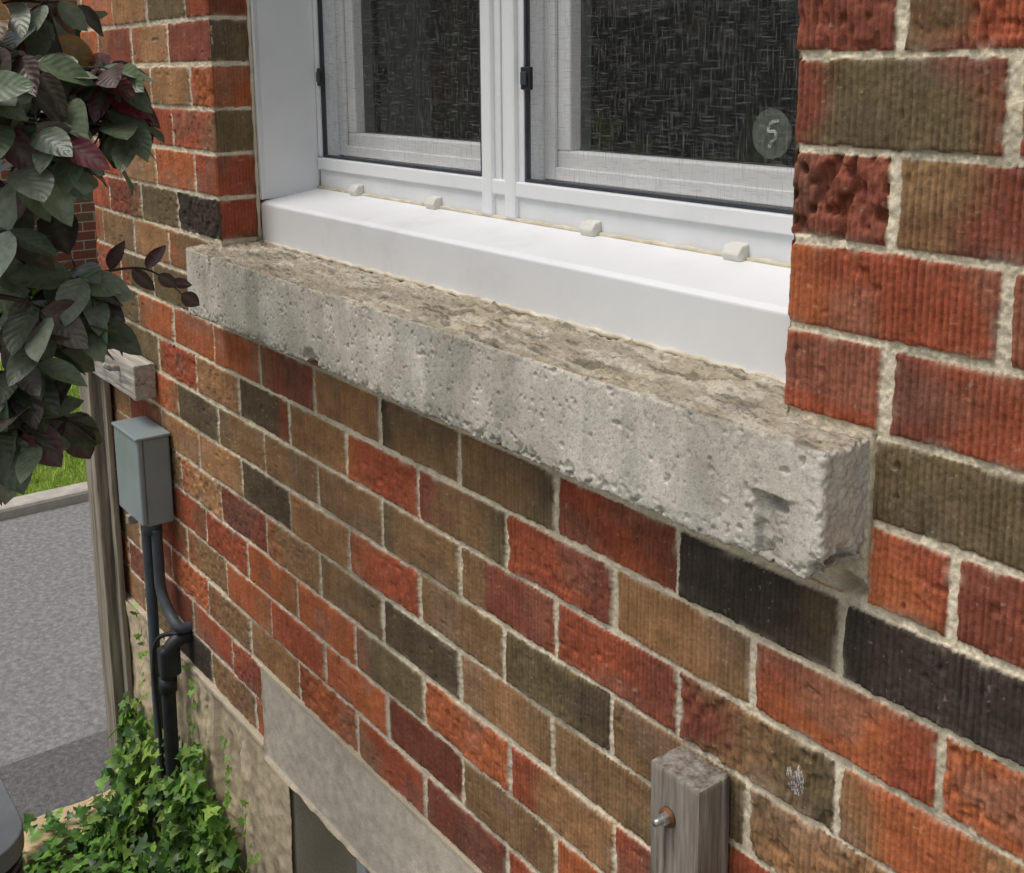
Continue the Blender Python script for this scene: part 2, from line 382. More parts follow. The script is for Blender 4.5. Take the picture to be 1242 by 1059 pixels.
h,c,m=brickfield(S,T,zone,stp)
q=np.hypot((S+.716)/.024,(T+.568)/.012);h=h-.026*(1-sst(.6,1.1,q+(n2(S*80,T*80)-.5)*.8))
crk=np.exp(-((S+.698+.003*(n2(T*60,S)-.5))/.0018)**2)*((T<-.39)&(T>-.56));h=h-.010*crk
cs=(np.hypot((S+.780)/.013,(T+.838)/.022)<1)&(np.sin((S+T*.30)*1500+3*n2(S*60,T*60))>.1)&(n2(S*160,T*90)>.35)
c=np.where(cs[...,None],c*.25+.55,c)
X=S.copy()
up=T>-.40
for e,sg in((S-XR,1),(XL-S,-1)):
    k=up&(e>=-1e-6)&(e<.03);w=np.clip(1-e/.03,0,1)
    ee=np.clip(e,0,.005);rd=.005-np.sqrt(np.maximum(.005**2-(.005-ee)**2,0))
    h=np.where(k,h-rd,h)
    X=np.where(k,X+sg*w*((1-m)*.0025+(n2(T*70,T*9)-.5)*.0025),X)
V=np.stack([X,-h,T],-1).reshape(-1,3)
xc=.5*(xs[1:]+xs[:-1]);zc=.5*(zs[1:]+zs[:-1]);XC,ZC=np.meshgrid(xc,zc)
keep=~((XC>XL)&(XC<XR)&(ZC>-.45))&~((XC>-2.31)&(ZC<-1.3743))
house=empty('brick_house')
raw_mesh('front_wall_bricks',V,grid_faces(len(zs),len(xs),keep),M_brick,col=c.reshape(-1,3),parent=house)
for nm,xj,sg,zz in(('left_reveal_bricks',XL,1,2),('right_reveal_bricks',XR,-1,1)):
    ys=np.linspace(.004,.30,120);zt=np.arange(-.42,.30,.0025)
    A,B=np.meshgrid(ys,zt)
    hh,cc,mm=brickfield(A*1.0,B,np.full(A.shape,zz),np.full(A.shape,.0025),jamb=True)
    VV=np.stack([xj+sg*(hh*.6-.0004),A,B],-1).reshape(-1,3)
    F=grid_faces(len(zt),len(ys));F=F if sg>0 else F[:,::-1]
    raw_mesh(nm,VV,F,M_brick,col=cc.reshape(-1,3),parent=house)
def wallbox(n,x0,x1,y0,y1,z0,z1,m): return box(n,x0,x1,y0,y1,z0,z1,m,house,0)
wallbox('upper_wall_left',-3.33,XL,0.0,.3,.30,2.9,M_bx)
wallbox('upper_wall_right',XR,3.2,0.0,.3,.30,2.9,M_bx)
wallbox('upper_wall_head',XL,XR,0.0,.3,1.0,2.9,M_bx)
wallbox('right_wall',0.0,3.2,0.003,.3,-1.3743,.30,M_bx)
wallbox('end_wall',-3.329,-3.2,.012,6,-1.5717,2.9,M_by)
wallbox('far_wall',3.2,3.3,0,6,-2.3,2.9,M_by)
wallbox('back_wall',-3.33,3.3,6,6.2,-2.3,2.9,M_bx)
prism('roof',[(-.35,2.9),(3.1,4.8),(6.5,2.9)],-3.7,3.7,M_roof,house)

# ---------------------------------------------------------------- stone sill
G3=np.array([.55,2.0,1])
ZB=-.543
def sdisp(p,n):
    f=fb3(p,30,4)-.5;f2=fb3(p,170,3)-.5;f3=fb3(p,9,2)-.5
    top=np.clip(n[:,2],0,1);fr=np.clip(-n[:,1],0,1);end=np.clip(n[:,0],0,1)
    ed=np.exp(-np.abs(p[:,2]+.392)/.007)+np.exp(-np.abs(p[:,2]-ZB)/.008)
    en=np.exp(-np.abs(p[:,0]+.70)/.012)
    d=f*.0012+f2*.0006+f3*.004
    d+=top*(-.0030*sst(.49,.54,fb3(p*G3,24,3))-.0018*sst(.53,.57,fb3(p*G3+4,48,2))+f2*.0025+f*.002)
    d+=end*(f*.004+f2*.0025)
    d+=(ed+en*.5)*(f*.011+f2*.006-.0010)
    d-=.0060*sst(.60,.70,fb3(p,95,2))*np.exp(-(np.abs(p[:,2]-ZB-.004)/.011)**1.5)*(.3+1.3*n3(p[:,0]*7,p[:,1],p[:,2]))
    d-=.0026*sst(.70,.76,fb3(p+3.3,130,2))*fr*(.3+1.2*n3(p[:,0]*5,p[:,1],p[:,2]*9))
    d-=.0040*sst(.78,.82,fb3(p+8.3,70,2))*fr
    wx=(f)*.02;wz=f*.02
    cut=sst(-.795,-.7925,p[:,0]+wx)*sst(-.4585,-.4615,p[:,2]*1+wz)*(1-sst(-.780,-.728,p[:,0]))
    d-=fr*(.011+f*.012+f2*.006)*cut
    q2=np.hypot((p[:,0]+.765+wx)/.017,(p[:,2]+.472+wz)/.010);d-=fr*.014*(1-sst(.6,1.05,q2))
    q3=np.hypot((p[:,0]+2.31)/.012,(p[:,2]+.42)/.03);d-=fr*.005*(1-sst(.5,1,q3+f*2))
    q4=np.hypot((p[:,0]+1.86)/.03,(p[:,2]+.530)/.02);d-=.008*(1-sst(.5,1,q4+f*2))
    q5=np.hypot((p[:,0]+.70)/.045,(p[:,2]-ZB)/.028);d-=.014*(1-sst(.5,1.1,q5+f*2))
    q6=np.hypot((p[:,0]+1.27)/.012,(p[:,2]+.536)/.022);d-=.006*(1-sst(.5,1.1,q6+f*2))
    return d
def scol(p,n):
    f=fb3(p,18,4);f2=fb3(p,150,3);f3=fb3(p,6,3)
    fr=lin(200,194,181)*np.ones((len(p),3));tp=lin(164,154,136)*np.ones((len(p),3))
    t=np.clip(n[:,2]*1.4,0,1)[:,None]
    t=np.maximum(t,(np.exp(-np.abs(p[:,2]+.388)/.008)*(.2+f))[:,None]*.75);t=np.clip(t,0,1)
    c=fr*(1-t)+tp*t
    wp=sst(.50,.64,f3)[:,None]*(1-t);c=c*(1-.5*wp)+lin(220,215,205)*.5*wp
    gw=sst(.50,.66,fb3(p*np.array([1,1,.7])+31,7,3))[:,None]*(1-t);c=c*(1-.24*gw)
    pt=sst(.52,.60,fb3(p*G3+9,30,3))[:,None]*t;c=c*(1-pt*.6)+lin(198,191,176)*pt*.6
    dk=sst(.54,.66,fb3(p*G3+5,40,3))[:,None]*t;c=c*(1-dk*.45)
    yl=sst(.5,.7,fb3(p+2.2,9,3))[:,None]*t;c=c*(1-.3*yl)+c*np.array([1.05,.93,.72])*.3*yl
    c=c*(.72+.5*f)[:,None]*(.80+.4*f2)[:,None]
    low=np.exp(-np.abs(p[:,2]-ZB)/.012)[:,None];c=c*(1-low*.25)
    s=sst(.62,.70,fb3(p+1.7,300,2))[:,None];c=c*(1-.30*s)
    cut=(sst(-.795,-.7925,p[:,0]+(f-.5)*.02)*sst(-.4585,-.4615,p[:,2]+(f-.5)*.02)*(1-sst(-.780,-.725,p[:,0]))*np.clip(-n[:,1],0,1))[:,None]
    c=c*(1-.20*cut)
    st=sst(.58,.75,n3(p[:,0]*26,p[:,1]*3,p[:,2]*2.5))[:,None]*(1-t)*.12;c=c*(1-st)
    return np.clip(c,0,1)
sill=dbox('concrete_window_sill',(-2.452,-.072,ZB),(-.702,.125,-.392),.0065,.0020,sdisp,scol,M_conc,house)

# ---------------------------------------------------------------- window
Z1=1.0
prism('window_sill_cap',[(.10,-.398),(.10,-.306),(.108,-.300),(.252,-.279),(.252,-.398)],XL+.002,XR-.002,M_white,house)
prism('window_liner_left',[(XL+.001,.098),(XL+.001,.27),(XL+.010,.27),(XL+.010,.112),(XL+.016,.098)],-.297,Z1,M_white,house,'z')
prism('window_liner_right',[(XR-.001,.098),(XR-.016,.098),(XR-.010,.112),(XR-.010,.27),(XR-.001,.27)],-.297,Z1,M_white,house,'z')
box('window_liner_head',XL+.01,XR-.01,.1,.27,Z1-.02,Z1,M_white,house)
fx0,fx1=XL+.012,XR-.012
box('frame_bottom_rail',fx0,fx1,.250,.36,-.290,-.222,M_frame,house)
box('frame_bottom_bead',fx0,fx1,.243,.30,-.236,-.208,M_white,house)
box('frame_left',fx0,fx0+.014,.246,.36,-.207,Z1,M_frame,house)
box('frame_right',fx1-.05,fx1,.246,.36,-.207,Z1,M_frame,house)
box('mullion_left',-1.757,-1.694,.250,.36,-.209,Z1-.02,M_frame,house)
box('mullion_right',-1.690,-1.625,.250,.36,-.209,Z1-.02,M_frame,house)
box('mullion_bead_l',-1.745,-1.712,.240,.30,-.278,Z1-.02,M_white,house,.006)
box('mullion_bead_r',-1.674,-1.640,.240,.30,-.278,Z1-.02,M_white,house,.006)
box('mullion_core',-1.70,-1.684,.262,.355,-.209,Z1-.02,M_frame,house,0)
tube('caulk_bead',[(XL+.012+i*.02,.246,-.279+.0015*math.sin(i*1.7)) for i in range(80)],.0045,M_caulk,house,7)
tube('caulk_bead_side',[(XL+.008,.25,-.28),(XL+.008,.25,.3)],.004,M_caulk,house,7)
tube('caulk_lower',[(XL+.004+i*.02,.099,-.3935+.002*math.sin(i*2.3)) for i in range(80)],.0045,M_caulk,house,7)
tube('caulk_jamb',[(XL+.004,.094,-.39+i*.02) for i in range(50)],[.004+.0012*math.sin(i*1.9) for i in range(50)],M_caulk,house,7)
for k,(a,b_) in enumerate(((fx0+.014,-1.757),(-1.625,fx1-.05))):
    s='_l' if k==0 else '_r'
    g=.005
    box('screen_gasket_bottom'+s,a,b_,.252,.262,-.207,-.207+g,M_gasket,house,0)
    box('screen_gasket_a'+s,a+.0005,a+g,.252,.262,-.202,Z1-.03,M_gasket,house,0)
    box('screen_gasket_b'+s,b_-g,b_-.0005,.252,.262,-.202,Z1-.03,M_gasket,house,0)
    me=bpy.data.meshes.new('insect_screen'+s);me.from_pydata([(a,.2575,-.205),(b_,.2575,-.205),(b_,.2575,Z1-.02),(a,.2575,Z1-.02)],[],[(0,1,2,3)]);me.materials.append(M_screen)
    link(bpy.data.objects.new('insect_screen'+s,me),house)
    box('sash_bottom'+s,a,b_,.305,.36,-.222,-.152,M_sash,house,.004)
    box('sash_bottom_step'+s,a+.03,b_-.03,.297,.305,-.205,-.182,M_sash,house,.002)
    box('sash_stile_a'+s,a,a+.062,.305,.358,-.153,Z1-.02,M_sash,house,.004)
    box('sash_stile_step'+s,a,a+.030,.296,.3045,-.205,Z1-.02,M_sash,house,.002)
    box('sash_stile_b'+s,b_-.06,b_,.305,.358,-.153,Z1-.02,M_sash,house,.004)
    me=bpy.data.meshes.new('window_glass'+s);me.from_pydata([(a+.05,.330,-.16),(b_-.05,.330,-.16),(b_-.05,.330,Z1-.02),(a+.05,.330,Z1-.02)],[],[(0,1,2,3)]);me.materials.append(M_glass)
    link(bpy.data.objects.new('window_glass'+s,me),house)
    lx=a+.004
    box('screen_pull'+s,lx-.004,lx+.022,.243,.252,-.044,-.004,M_black,house,.002)
    box('screen_pull_lip'+s,lx+.001,lx+.017,.238,.243,-.036,-.012,M_gasket,house,.002)
    cx=np.linspace(a-.02,b_+.02,160);cz=np.array([-.3,Z1+.05]);A,B=np.meshgrid(cx,cz)
    Y=.45+.018*np.sin(A*48)+.012*np.sin(A*91+1)+(.10 if k else 0)
    raw_mesh('curtain'+s,np.stack([A,Y,B],-1).reshape(-1,3),grid_faces(2,160),M_curtain,parent=house)
for x in(-2.222,-1.909,-1.431,-1.111):
    prism('weep_cover',[(.251,-.287),(.234,-.286),(.226,-.272),(.234,-.260),(.251,-.256)],x-.017,x+.017,M_cream,house)
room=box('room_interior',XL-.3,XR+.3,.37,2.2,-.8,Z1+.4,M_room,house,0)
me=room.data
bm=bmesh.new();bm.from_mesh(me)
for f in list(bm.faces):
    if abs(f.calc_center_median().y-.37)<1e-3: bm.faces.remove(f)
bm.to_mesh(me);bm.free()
bm=bmesh.new()
bmesh.ops.create_circle(bm,cap_ends=True,radius=.037,segments=40,matrix=Matrix.Translation((-1.124,.3255,-.104))@Matrix.Rotation(math.pi/2,4,'X'))
me=bpy.data.meshes.new('glass_sticker');bm.to_mesh(me);bm.free();me.materials.append(M_stick);link(bpy.data.objects.new('glass_sticker',me),house)
five=[(.012,.020),(-.002,.016),(-.006,.004),(.006,.004),(.008,-.006),(.000,-.012),(-.004,-.020)]
tube('sticker_print',smoothpath([(-1.121+a,.322,-.104+b) for a,b in five],4),.0022,M_stick2,house,6)

# ---------------------------------------------------------------- foundation
fxs=axis([(-3.33,-2.31),(-2.31,-2.175),(-2.175,-1.1),(-1.1,0)],lambda x:.006 if x<-1.1 else .012)
fzs=axis([(-2.36,-2.12),(-2.12,-1.602),(-1.602,-1.5717),(-1.5717,-1.3743)],lambda z:.006)
A,B=np.meshgrid(fxs,fzs)
p3=np.stack([A,np.zeros_like(A),B],-1)
f=fb3(p3,7,4)-.5;f2=fb3(p3,60,3)-.5
lint=(A>-2.31)&(B>-1.602)
hh=np.where(lint,.004+f*.002+f2*.003,.012+f*.03+f2*.006)
hh=np.where((~lint)&(A>-2.62)&(A<-2.45+.05*f),hh-.018,hh)
crk=np.abs((A+2.66)-.06*(fb3(p3,14,3)-.5))<.0035;hh=np.where(crk&(~lint),hh-.012,hh)
cc=np.where(lint[...,None],lin(192,182,165),lin(192,175,147))*(.75+.6*(f+.5))[...,None]*(.75+.5*(f2+.5))[...,None]
stn=sst(.5,.7,fb3(p3*np.array([1,1,.3]),16,3))[...,None]*(~lint)[...,None];cc=cc*(1-.3*stn)
xc=.5*(fxs[1:]+fxs[:-1]);zc=.5*(fzs[1:]+fzs[:-1]);XC,ZC=np.meshgrid(xc,zc)
keep=~((XC<-2.31)&(ZC>-1.5717))&~((XC>-2.175)&(XC<-1.1)&(ZC>-2.12)&(ZC<-1.602))
raw_mesh('foundation',np.stack([A,-hh,B],-1).reshape(-1,3),grid_faces(len(fzs),len(fxs),keep),M_found,col=cc.reshape(-1,3),parent=house)
fcol=lambda p,n:lin(186,174,152)*(.8+.4*fb3(p,15,4))[:,None]
dbox('basement_reveal',(-2.235,.0,-2.2),(-2.177,.22,-1.604),.004,.008,lambda p,n:(fb3(p,12,4)-.5)*.004,fcol,M_found,house)
dbox('lintel_soffit',(-2.18,.0,-1.61),(-1.09,.22,-1.59),.004,.012,lambda p,n:np.zeros(len(p)),fcol,M_found,house)
dbox('lintel_top_bed',(-2.312,-.0045,-1.384),(0,.03,-1.3725),.002,.006,lambda p,n:(fb3(p,60,3)-.5)*.004,fcol,M_found,house)
dbox('foundation_top_bed',(-3.33,-.012,-1.582),(-2.31,.02,-1.569),.003,.006,lambda p,n:(fb3(p,40,3)-.5)*.008,fcol,M_found,house)
dbox('lintel_return',(-2.318,-.0045,-1.574),(-2.305,.02,-1.373),.002,.006,lambda p,n:(fb3(p,60,3)-.5)*.003,fcol,M_found,house)
box('basement_window_frame_left',-2.176,-2.13,.15,.2,-2.12,-1.61,M_frame,house)
box('basement_window_frame_top',-2.13,-1.1,.15,.2,-1.66,-1.61,M_frame,house)
box('basement_window_frame_mid',-1.66,-1.62,.15,.2,-2.12,-1.66,M_frame,house)
box('basement_window_glass',-2.13,-1.1,.185,.195,-2.12,-1.66,M_room,house,0)
box('foundation_end',-3.329,-3.2,.02,6,-2.36,-1.5717,M_path,house,0)
box('foundation_right',0,3.2,.004,.3,-2.36,-1.3743,M_path,house,0)

# ---------------------------------------------------------------- wooden pieces
post=empty('wooden_post')
def woodbox(name,lo,hi,mat,par,grain=(1,1,.12)):
    g=np.array(grain)
    return dbox(name,lo,hi,.004,.004,lambda p,n:(fb3(p*g,110,3)-.5)*.0045,lambda p,n:np.ones((len(p),3)),mat,par)
woodbox('post_board',(-.962,-.062,-2.3),(-.875,-.004,-.882),M_wood,post)
tube('lag_bolt_head',[(-.9276,-.062,-.945),(-.9276,-.074,-.945)],.0085,M_steel,post,6)
tube('lag_bolt_washer',[(-.9276,-.061,-.945),(-.9276,-.0655,-.945)],.013,M_rust,post,20)
tube('lag_bolt_shank',[(-.9276,-.07,-.945),(-.9276,-.086,-.944)],.0045,M_steel,post,12)
rail=empty('wooden_coat_rail')
woodbox('rail_board',(-3.36,-.062,-.856),(-2.892,-.004,-.762),M_woodh,rail,(.12,1,1))
for x in(-3.27,-3.14,-3.01):
    tube('rail_peg',[(x,-.058,-.79),(x,-.085,-.787),(x,-.102,-.775)],[.009,.009,.007],M_woodh,rail,10)
fence=empty('fence_post')
woodbox('fence_post_board',(-3.40,-.062,-2.3),(-3.30,-.006,-.857),M_woodp,fence)
woodbox('fence_post_batten',(-3.298,-.030,-2.3),(-3.262,-.013,-.857),M_woodp,fence)

# ---------------------------------------------------------------- electrical box and conduit
eb=empty('electrical_box')
box('box_body',-2.99,-2.816,-.078,-.006,-1.178,-.940,M_boxg,eb,.006,3)
box('box_cover',-2.996,-2.810,-.094,-.0785,-1.170,-.934,M_boxg,eb,.006,3)
box('box_rain_lip',-2.998,-2.808,-.098,-.004,-.9395,-.931,M_boxg,eb,.003)
box('box_hasp',-2.915,-2.895,-.104,-.06,-1.190,-1.165,M_steel,eb,.002)
tube('conduit_hub',[(-2.87,-.05,-1.175),(-2.87,-.05,-1.215)],.026,M_cond,eb,20)
tube('conduit_front',smoothpath([(-2.885,-.06,-1.20),(-2.885,-.06,-1.45),(-2.880,-.065,-1.70),(-2.87,-.07,-2.0),(-2.86,-.07,-2.3)]),.0145,M_cond,eb,14)
tube('conduit_rear',smoothpath([(-2.852,-.045,-1.20),(-2.853,-.045,-1.30),(-2.850,-.045,-1.37),(-2.82,-.04,-1.42),(-2.775,-.03,-1.455),(-2.77,.0,-1.46)]),.0145,M_cond,eb,14)
tube('conduit_lower',smoothpath([(-2.78,.0,-1.49),(-2.78,-.04,-1.495),(-2.785,-.060,-1.53),(-2.80,-.060,-1.62),(-2.81,-.06,-1.9),(-2.81,-.06,-2.3)]),.019,M_black,eb,14)
box('conduit_body_fitting',-2.808,-2.765,-.085,-.03,-1.59,-1.505,M_black,eb,.012,3)
tube('conduit_collar',[(-2.80,-.06,-1.60),(-2.803,-.06,-1.64)],.024,M_black,eb,16)
tube('cable',smoothpath([(-2.77,-.03,-1.47),(-2.83,-.07,-1.50),(-2.85,-.08,-1.60),(-2.835,-.08,-1.80),(-2.85,-.08,-2.1)]),.006,M_black,eb,8)

# ---------------------------------------------------------------- ground
G=-2.30
def sheet(name,x0,x1,y0,y1,z,mat):
    me=bpy.data.meshes.new(name);me.from_pydata([(x0,y0,z),(x1,y0,z),(x1,y1,z),(x0,y1,z)],[],[(0,1,2,3)]);me.materials.append(mat)
    return link(bpy.data.objects.new(name,me))
sheet('ground',-150,150,-150,150,G,M_lawn)
sheet('driveway',-6.05,-3.80,-40,60,G+.006,M_asph)
sheet('driveway_patch',-3.80,-3.36,-40,60,G+.006,M_asph2)
sheet('added_gravel_sheet',-3.22,12,-9,-.72,G+.006,M_gravel)  # unseen gravel, added to neutralise the lawn's green bounce onto the sill
sheet('planting_bed',-3.22,2.5,-.716,.0,G+.008,M_soil)
sheet('footpath',-10.4,-9.5,-40,60,G+.006,M_path)
kerb=box('driveway_kerb',-6.20,-6.05,-40,60,G-.05,G+.07,M_kerb,None,.02)
edg=empty('garden_edging')
yy=.15
while yy>-1.8:
    ln=.20+rng.random()*.14
    lo=(-3.355+rng.normal(0,.008),yy-ln,G-.04);hi=(-3.215+rng.normal(0,.012),yy-.012,G+.045+rng.random()*.03)
    tone=.85+.3*rng.random()
    dbox('edging_stone',lo,hi,.018,.010,lambda p,n:(fb3(p,16,4)-.5)*.026,lambda p,n,t=tone:lin(186,164,128)*t*(.75+.5*fb3(p,30,4))[:,None],M_found,edg)
    yy-=ln

# ---------------------------------------------------------------- leaves
def leaf_template(nu=8,wid=.27,fold=.10,droop=.16):
    us=np.linspace(0,1,nu);vs=np.array([-1,-.5,0,.5,1.])
    V=[];LU=[]
    for u in us:
        w=wid*np.sin(np.pi*min(1,u**.85))**.8 if 0<u<1 else 0.004
        for v in vs:
            V.append((v*w,u,fold*abs(v)*w*2-droop*u*u+.010*math.sin(u*17+v*3)*abs(v)));LU.append((u,abs(v),0))
    return np.array(V),grid_faces(nu,5),np.array(LU)
def ivy_template():
    ang=np.radians([-90,-62,-38,-12,12,38,60,90,120,142,168,192,218,242]);rad=[.18,.36,.50,.28,.46,.30,.36,.62,.36,.30,.46,.28,.50,.36]
    out=[(r*math.cos(a),.35+r*math.sin(a),.05*math.cos(3*a)) for a,r in zip(ang,rad)]
    V=[(0,.3,-.03)]+out;n=len(out)
    F=[(0,1+i,1+(i+1)%n) for i in range(n)]
    LU=[(0,0,0)]+[(.6,.6,0)]*n
    return np.array(V),np.array(F),np.array(LU)
def build_leaves(name,Pp,D,Nn,size,col,tpl,mat,parent=None,midrib=None):
    Pp=np.array(Pp);D=np.array(D);Nn=np.array(Nn);size=np.array(size)[:,None,None];col=np.array(col)
    D/=np.linalg.norm(D,axis=1,keepdims=True)
    Sd=np.cross(D,Nn);Sd/=np.linalg.norm(Sd,axis=1,keepdims=True)+1e-9
    Nn=np.cross(Sd,D)
    tv,tf,tl=tpl;n=len(Pp);k=len(tv)
    wj=(.85+.45*rng.random(n))[:,None,None]
    V=Pp[:,None,:]+size*(tv[None,:,0:1]*Sd[:,None,:]*wj+tv[None,:,1:2]*D[:,None,:]+tv[None,:,2:3]*Nn[:,None,:]*(.5+rng.random(n))[:,None,None])
    F=(tf[None]+(np.arange(n)*k)[:,None,None]).reshape(-1,tf.shape[1])
    C=np.repeat(col[:,None,:],k,1)
    if midrib is not None:
        w=np.where(tl[:,1]<.1,midrib,0)[None,:,None];C=C*(1-w)+np.array([.22,.23,.16])*w
    return raw_mesh(name,V.reshape(-1,3),F,mat,col=C.reshape(-1,3),luv=np.tile(tl,(n,1)),parent=parent)

tree=empty('purple_leaf_tree')
trunk=smoothpath([(-2.45,-1.55,G-.05),(-2.43,-1.5,-1.6),(-2.38,-1.42,-.9),(-2.42,-1.3,-.3),(-2.5,-1.2,.5),(-2.55,-1.2,1.3)],8)
tube('trunk',trunk,[.055-.0009*i for i in range(len(trunk))],M_bark,tree,12)
cl=[((-2.07,-.474,.02),.10,8,0),((-2.146,-.342,.0),.06,5,0),((-2.13,-.315,-.02),.045,4,1),((-2.05,-.44,-.10),.09,8,0),((-2.09,-.34,-.10),.05,5,0),
    ((-2.12,-.51,-.20),.06,4,0),((-2.0,-.52,-.385),.08,8,0),((-2.06,-.41,-.39),.06,7,0),((-2.03,-.44,-.36),.06,5,0),((-2.0,-.575,-.50),.05,5,0),
    ((-1.968,-.560,-.59),.05,5,0),((-1.99,-.475,-.60),.035,3,0),((-2.19,-.40,.12),.08,5,2),((-2.25,-.55,.12),.12,6,2),
    ((-2.0,-.56,-.05),.08,6,0),((-2.04,-.56,-.28),.07,6,0)]
hidden=[((-2.3+rng.normal(0,.22),-1.20+rng.normal(0,.16),rng.uniform(-.5,1.3)),.16,7,0) for _ in range(20)]
LP=[];LD=[];LN=[];LS=[];LC=[]
tv=[];tf=[];nb=0
def addtube(pts,rad,seg=5):
    global nb
    V,F=tube(None,pts,rad,None,None,seg)
    tv.extend(V);tf.extend([tuple(i+nb for i in f) for f in F]);nb+=len(V)
GREENS=[lin(96,112,84),lin(82,96,72),lin(118,132,106),lin(88,80,70),lin(132,142,122)]
PURP=[lin(96,56,58),lin(86,62,56),lin(122,48,56)]
for ci,(cen,rad,nt_,tone) in enumerate(cl+hidden):
    cen=np.array(cen)
    hz=cen[2]+.15
    src=trunk[int(np.clip((hz+2.3)/3.6*len(trunk)*.95,5,len(trunk)-1))]
    mid=(np.array(src)+cen)/2+np.array([0,0,.10])+rng.normal(0,.03,3)
    path=smoothpath([tuple(src),tuple(mid),tuple(cen)],6)
    addtube(path,list(np.linspace(.013,.0045,len(path))))
    for t in range(nt_):
        d=rng.normal(0,1,3);d[2]=d[2]*.7-.2;d/=np.linalg.norm(d)
        ln=rad*(.8+.7*rng.random())
        st=cen-d*rad*.1
        pts=[st+d*ln*s+np.array([0,0,-.25*ln*s*s]) for s in(0,.35,.7,1)]
        addtube([tuple(p) for p in pts],[.003,.0026,.002,.0012],5)
        nl=int(4+rng.integers(0,2))
        for j in range(nl):
            s=.15+.85*j/(nl-1);p=st+d*ln*s+np.array([0,0,-.25*ln*s*s])
            side=np.cross(d,[0,0,1]);side/=np.linalg.norm(side)+1e-6
            dd=d*.5+side*(1 if j%2 else -1)*.8+rng.normal(0,.35,3)+np.array([0,0,-.55])
            nn=np.array([.45,-.40,.85])+rng.normal(0,.36,3)
            LP.append(p);LD.append(dd);LN.append(nn);LS.append(.074+.038*rng.random())
            q=rng.random()
            if tone==1: c=PURP[rng.integers(0,3)]*np.array([1.2,.8,.9])*.9
            elif tone==2: c=(lin(150,112,58) if q<.25 else lin(130,78,56) if q<.45 else GREENS[rng.integers(0,5)])
            else: c=GREENS[rng.integers(0,5)] if q<.84 else PURP[rng.integers(0,3)]
            LC.append(c*(.6+.65*rng.random()))
sh=smoothpath([(-2.06,-.38,-.36),(-2.09,-.30,-.365),(-2.11,-.25,-.39),(-2.12,-.205,-.435)],6)
addtube([tuple(p) for p in sh],list(np.linspace(.003,.001,len(sh))))
for j,(i,dn) in enumerate(((2,(0,.3,.7)),(5,(.2,.5,-.7)),(8,(-.1,.5,.6)),(11,(.2,.6,-.5)),(14,(.1,.7,-.1)),(17,(.1,.6,-.5)))):
    LP.append(np.array(sh[i]));LD.append(np.array(dn));LN.append(np.array([.5,-.6,.4]));LS.append(.045 if j>2 else .06);LC.append(PURP[j%2]*.9)
build_leaves('foliage',LP,LD,LN,LS,LC,leaf_template(),M_leaf,tree,midrib=.30)
me=bpy.data.meshes.new('twigs');me.from_pydata([tuple(v) for v in tv],[],tf);me.update();me.materials.append(M_bark);link(bpy.data.objects.new('twigs',me),tree)

P_=[];D_=[];N_=[];S_=[];C_=[]
def ivytop(x):
    return np.interp(x,[-3.30,-3.15,-3.0,-2.85,-2.7,-2.58,-2.48,-2.40,-2.33],[-2.05,-1.84,-1.74,-1.84,-1.80,-1.82,-1.92,-2.10,-2.28])
cnt=0
while cnt<1500:
    x=rng.uniform(-3.28,-2.36);zt=ivytop(x)+.07*math.sin(x*37);z=rng.uniform(G,zt)
    if rng.random()>.15+.85*(n2(np.array(x*11.),np.array(z*11.))>.44): continue
    fr=(zt-z)/(zt-G+1e-6);y=-.02-(.04+.20*fr**1.3)*rng.random()**.6
    P_.append((x,y,z));D_.append((rng.normal(0,.5),rng.normal(-.35,.3),rng.normal(-.6,.4)));N_.append((rng.normal(.1,.45),-.7+rng.normal(0,.4),.6+rng.normal(0,.4)))
    S_.append(rng.uniform(.030,.062));q=rng.random()
    c=lin(112,154,64) if q<.4 else lin(70,110,48) if q<.7 else lin(158,192,92)
    C_.append(c*rng.uniform(.5,1.15));cnt+=1
for rx in(-2.52,-2.44,-3.05,-2.95,-2.68):
    zz=ivytop(rx);x=rx
    for k in range(11):
        zz+=.022;x+=rng.normal(0,.012)
        P_.append((x,-.022-.012*rng.random(),zz));D_.append((rng.normal(0,.7),-.3,rng.normal(-.3,.5)));N_.append((rng.normal(0,.3),-1,.4));S_.append(rng.uniform(.02,.036));C_.append(lin(130,168,76)*rng.uniform(.7,1.1))
for _ in range(900):
    x=rng.uniform(-3.28,-2.3);y=rng.uniform(-.62,-.1)
    P_.append((x,y,G+.02+.14*rng.random()*max(0,1+y)));D_.append((rng.normal(),rng.normal(),rng.normal(0,.3)));N_.append((rng.normal(0,.3),rng.normal(-.2,.3),1))
    S_.append(rng.uniform(.03,.055));C_.append((lin(112,158,64) if rng.random()<.5 else lin(76,116,50))*rng.uniform(.6,1.2))
build_leaves('ivy_plant',P_,D_,N_,S_,C_,ivy_template(),M_ivy)
n=26000
gx=rng.uniform(-9.5,-6.2,n);gy=rng.uniform(-.6,2.4,n)
V=np.zeros((n,3,3));a=rng.uniform(0,6.28,n);w=.006;hgt=rng.uniform(.03,.08,n)
V[:,0]=np.stack([gx-w*np.cos(a),gy-w*np.sin(a),np.full(n,G)],-1);V[:,1]=np.stack([gx+w*np.cos(a),gy+w*np.sin(a),np.full(n,G)],-1)
V[:,2]=np.stack([gx+rng.normal(0,.02,n),gy+rng.normal(0,.02,n),G+hgt],-1)
gc=np.repeat((lin(176,202,92)[None]*rng.uniform(.55,1.2,(n,1))),3,0)
raw_mesh('grass',V.reshape(-1,3),np.arange(3*n).reshape(-1,3),M_grass,col=gc,luv=np.zeros((3*n,3)),smooth=False)

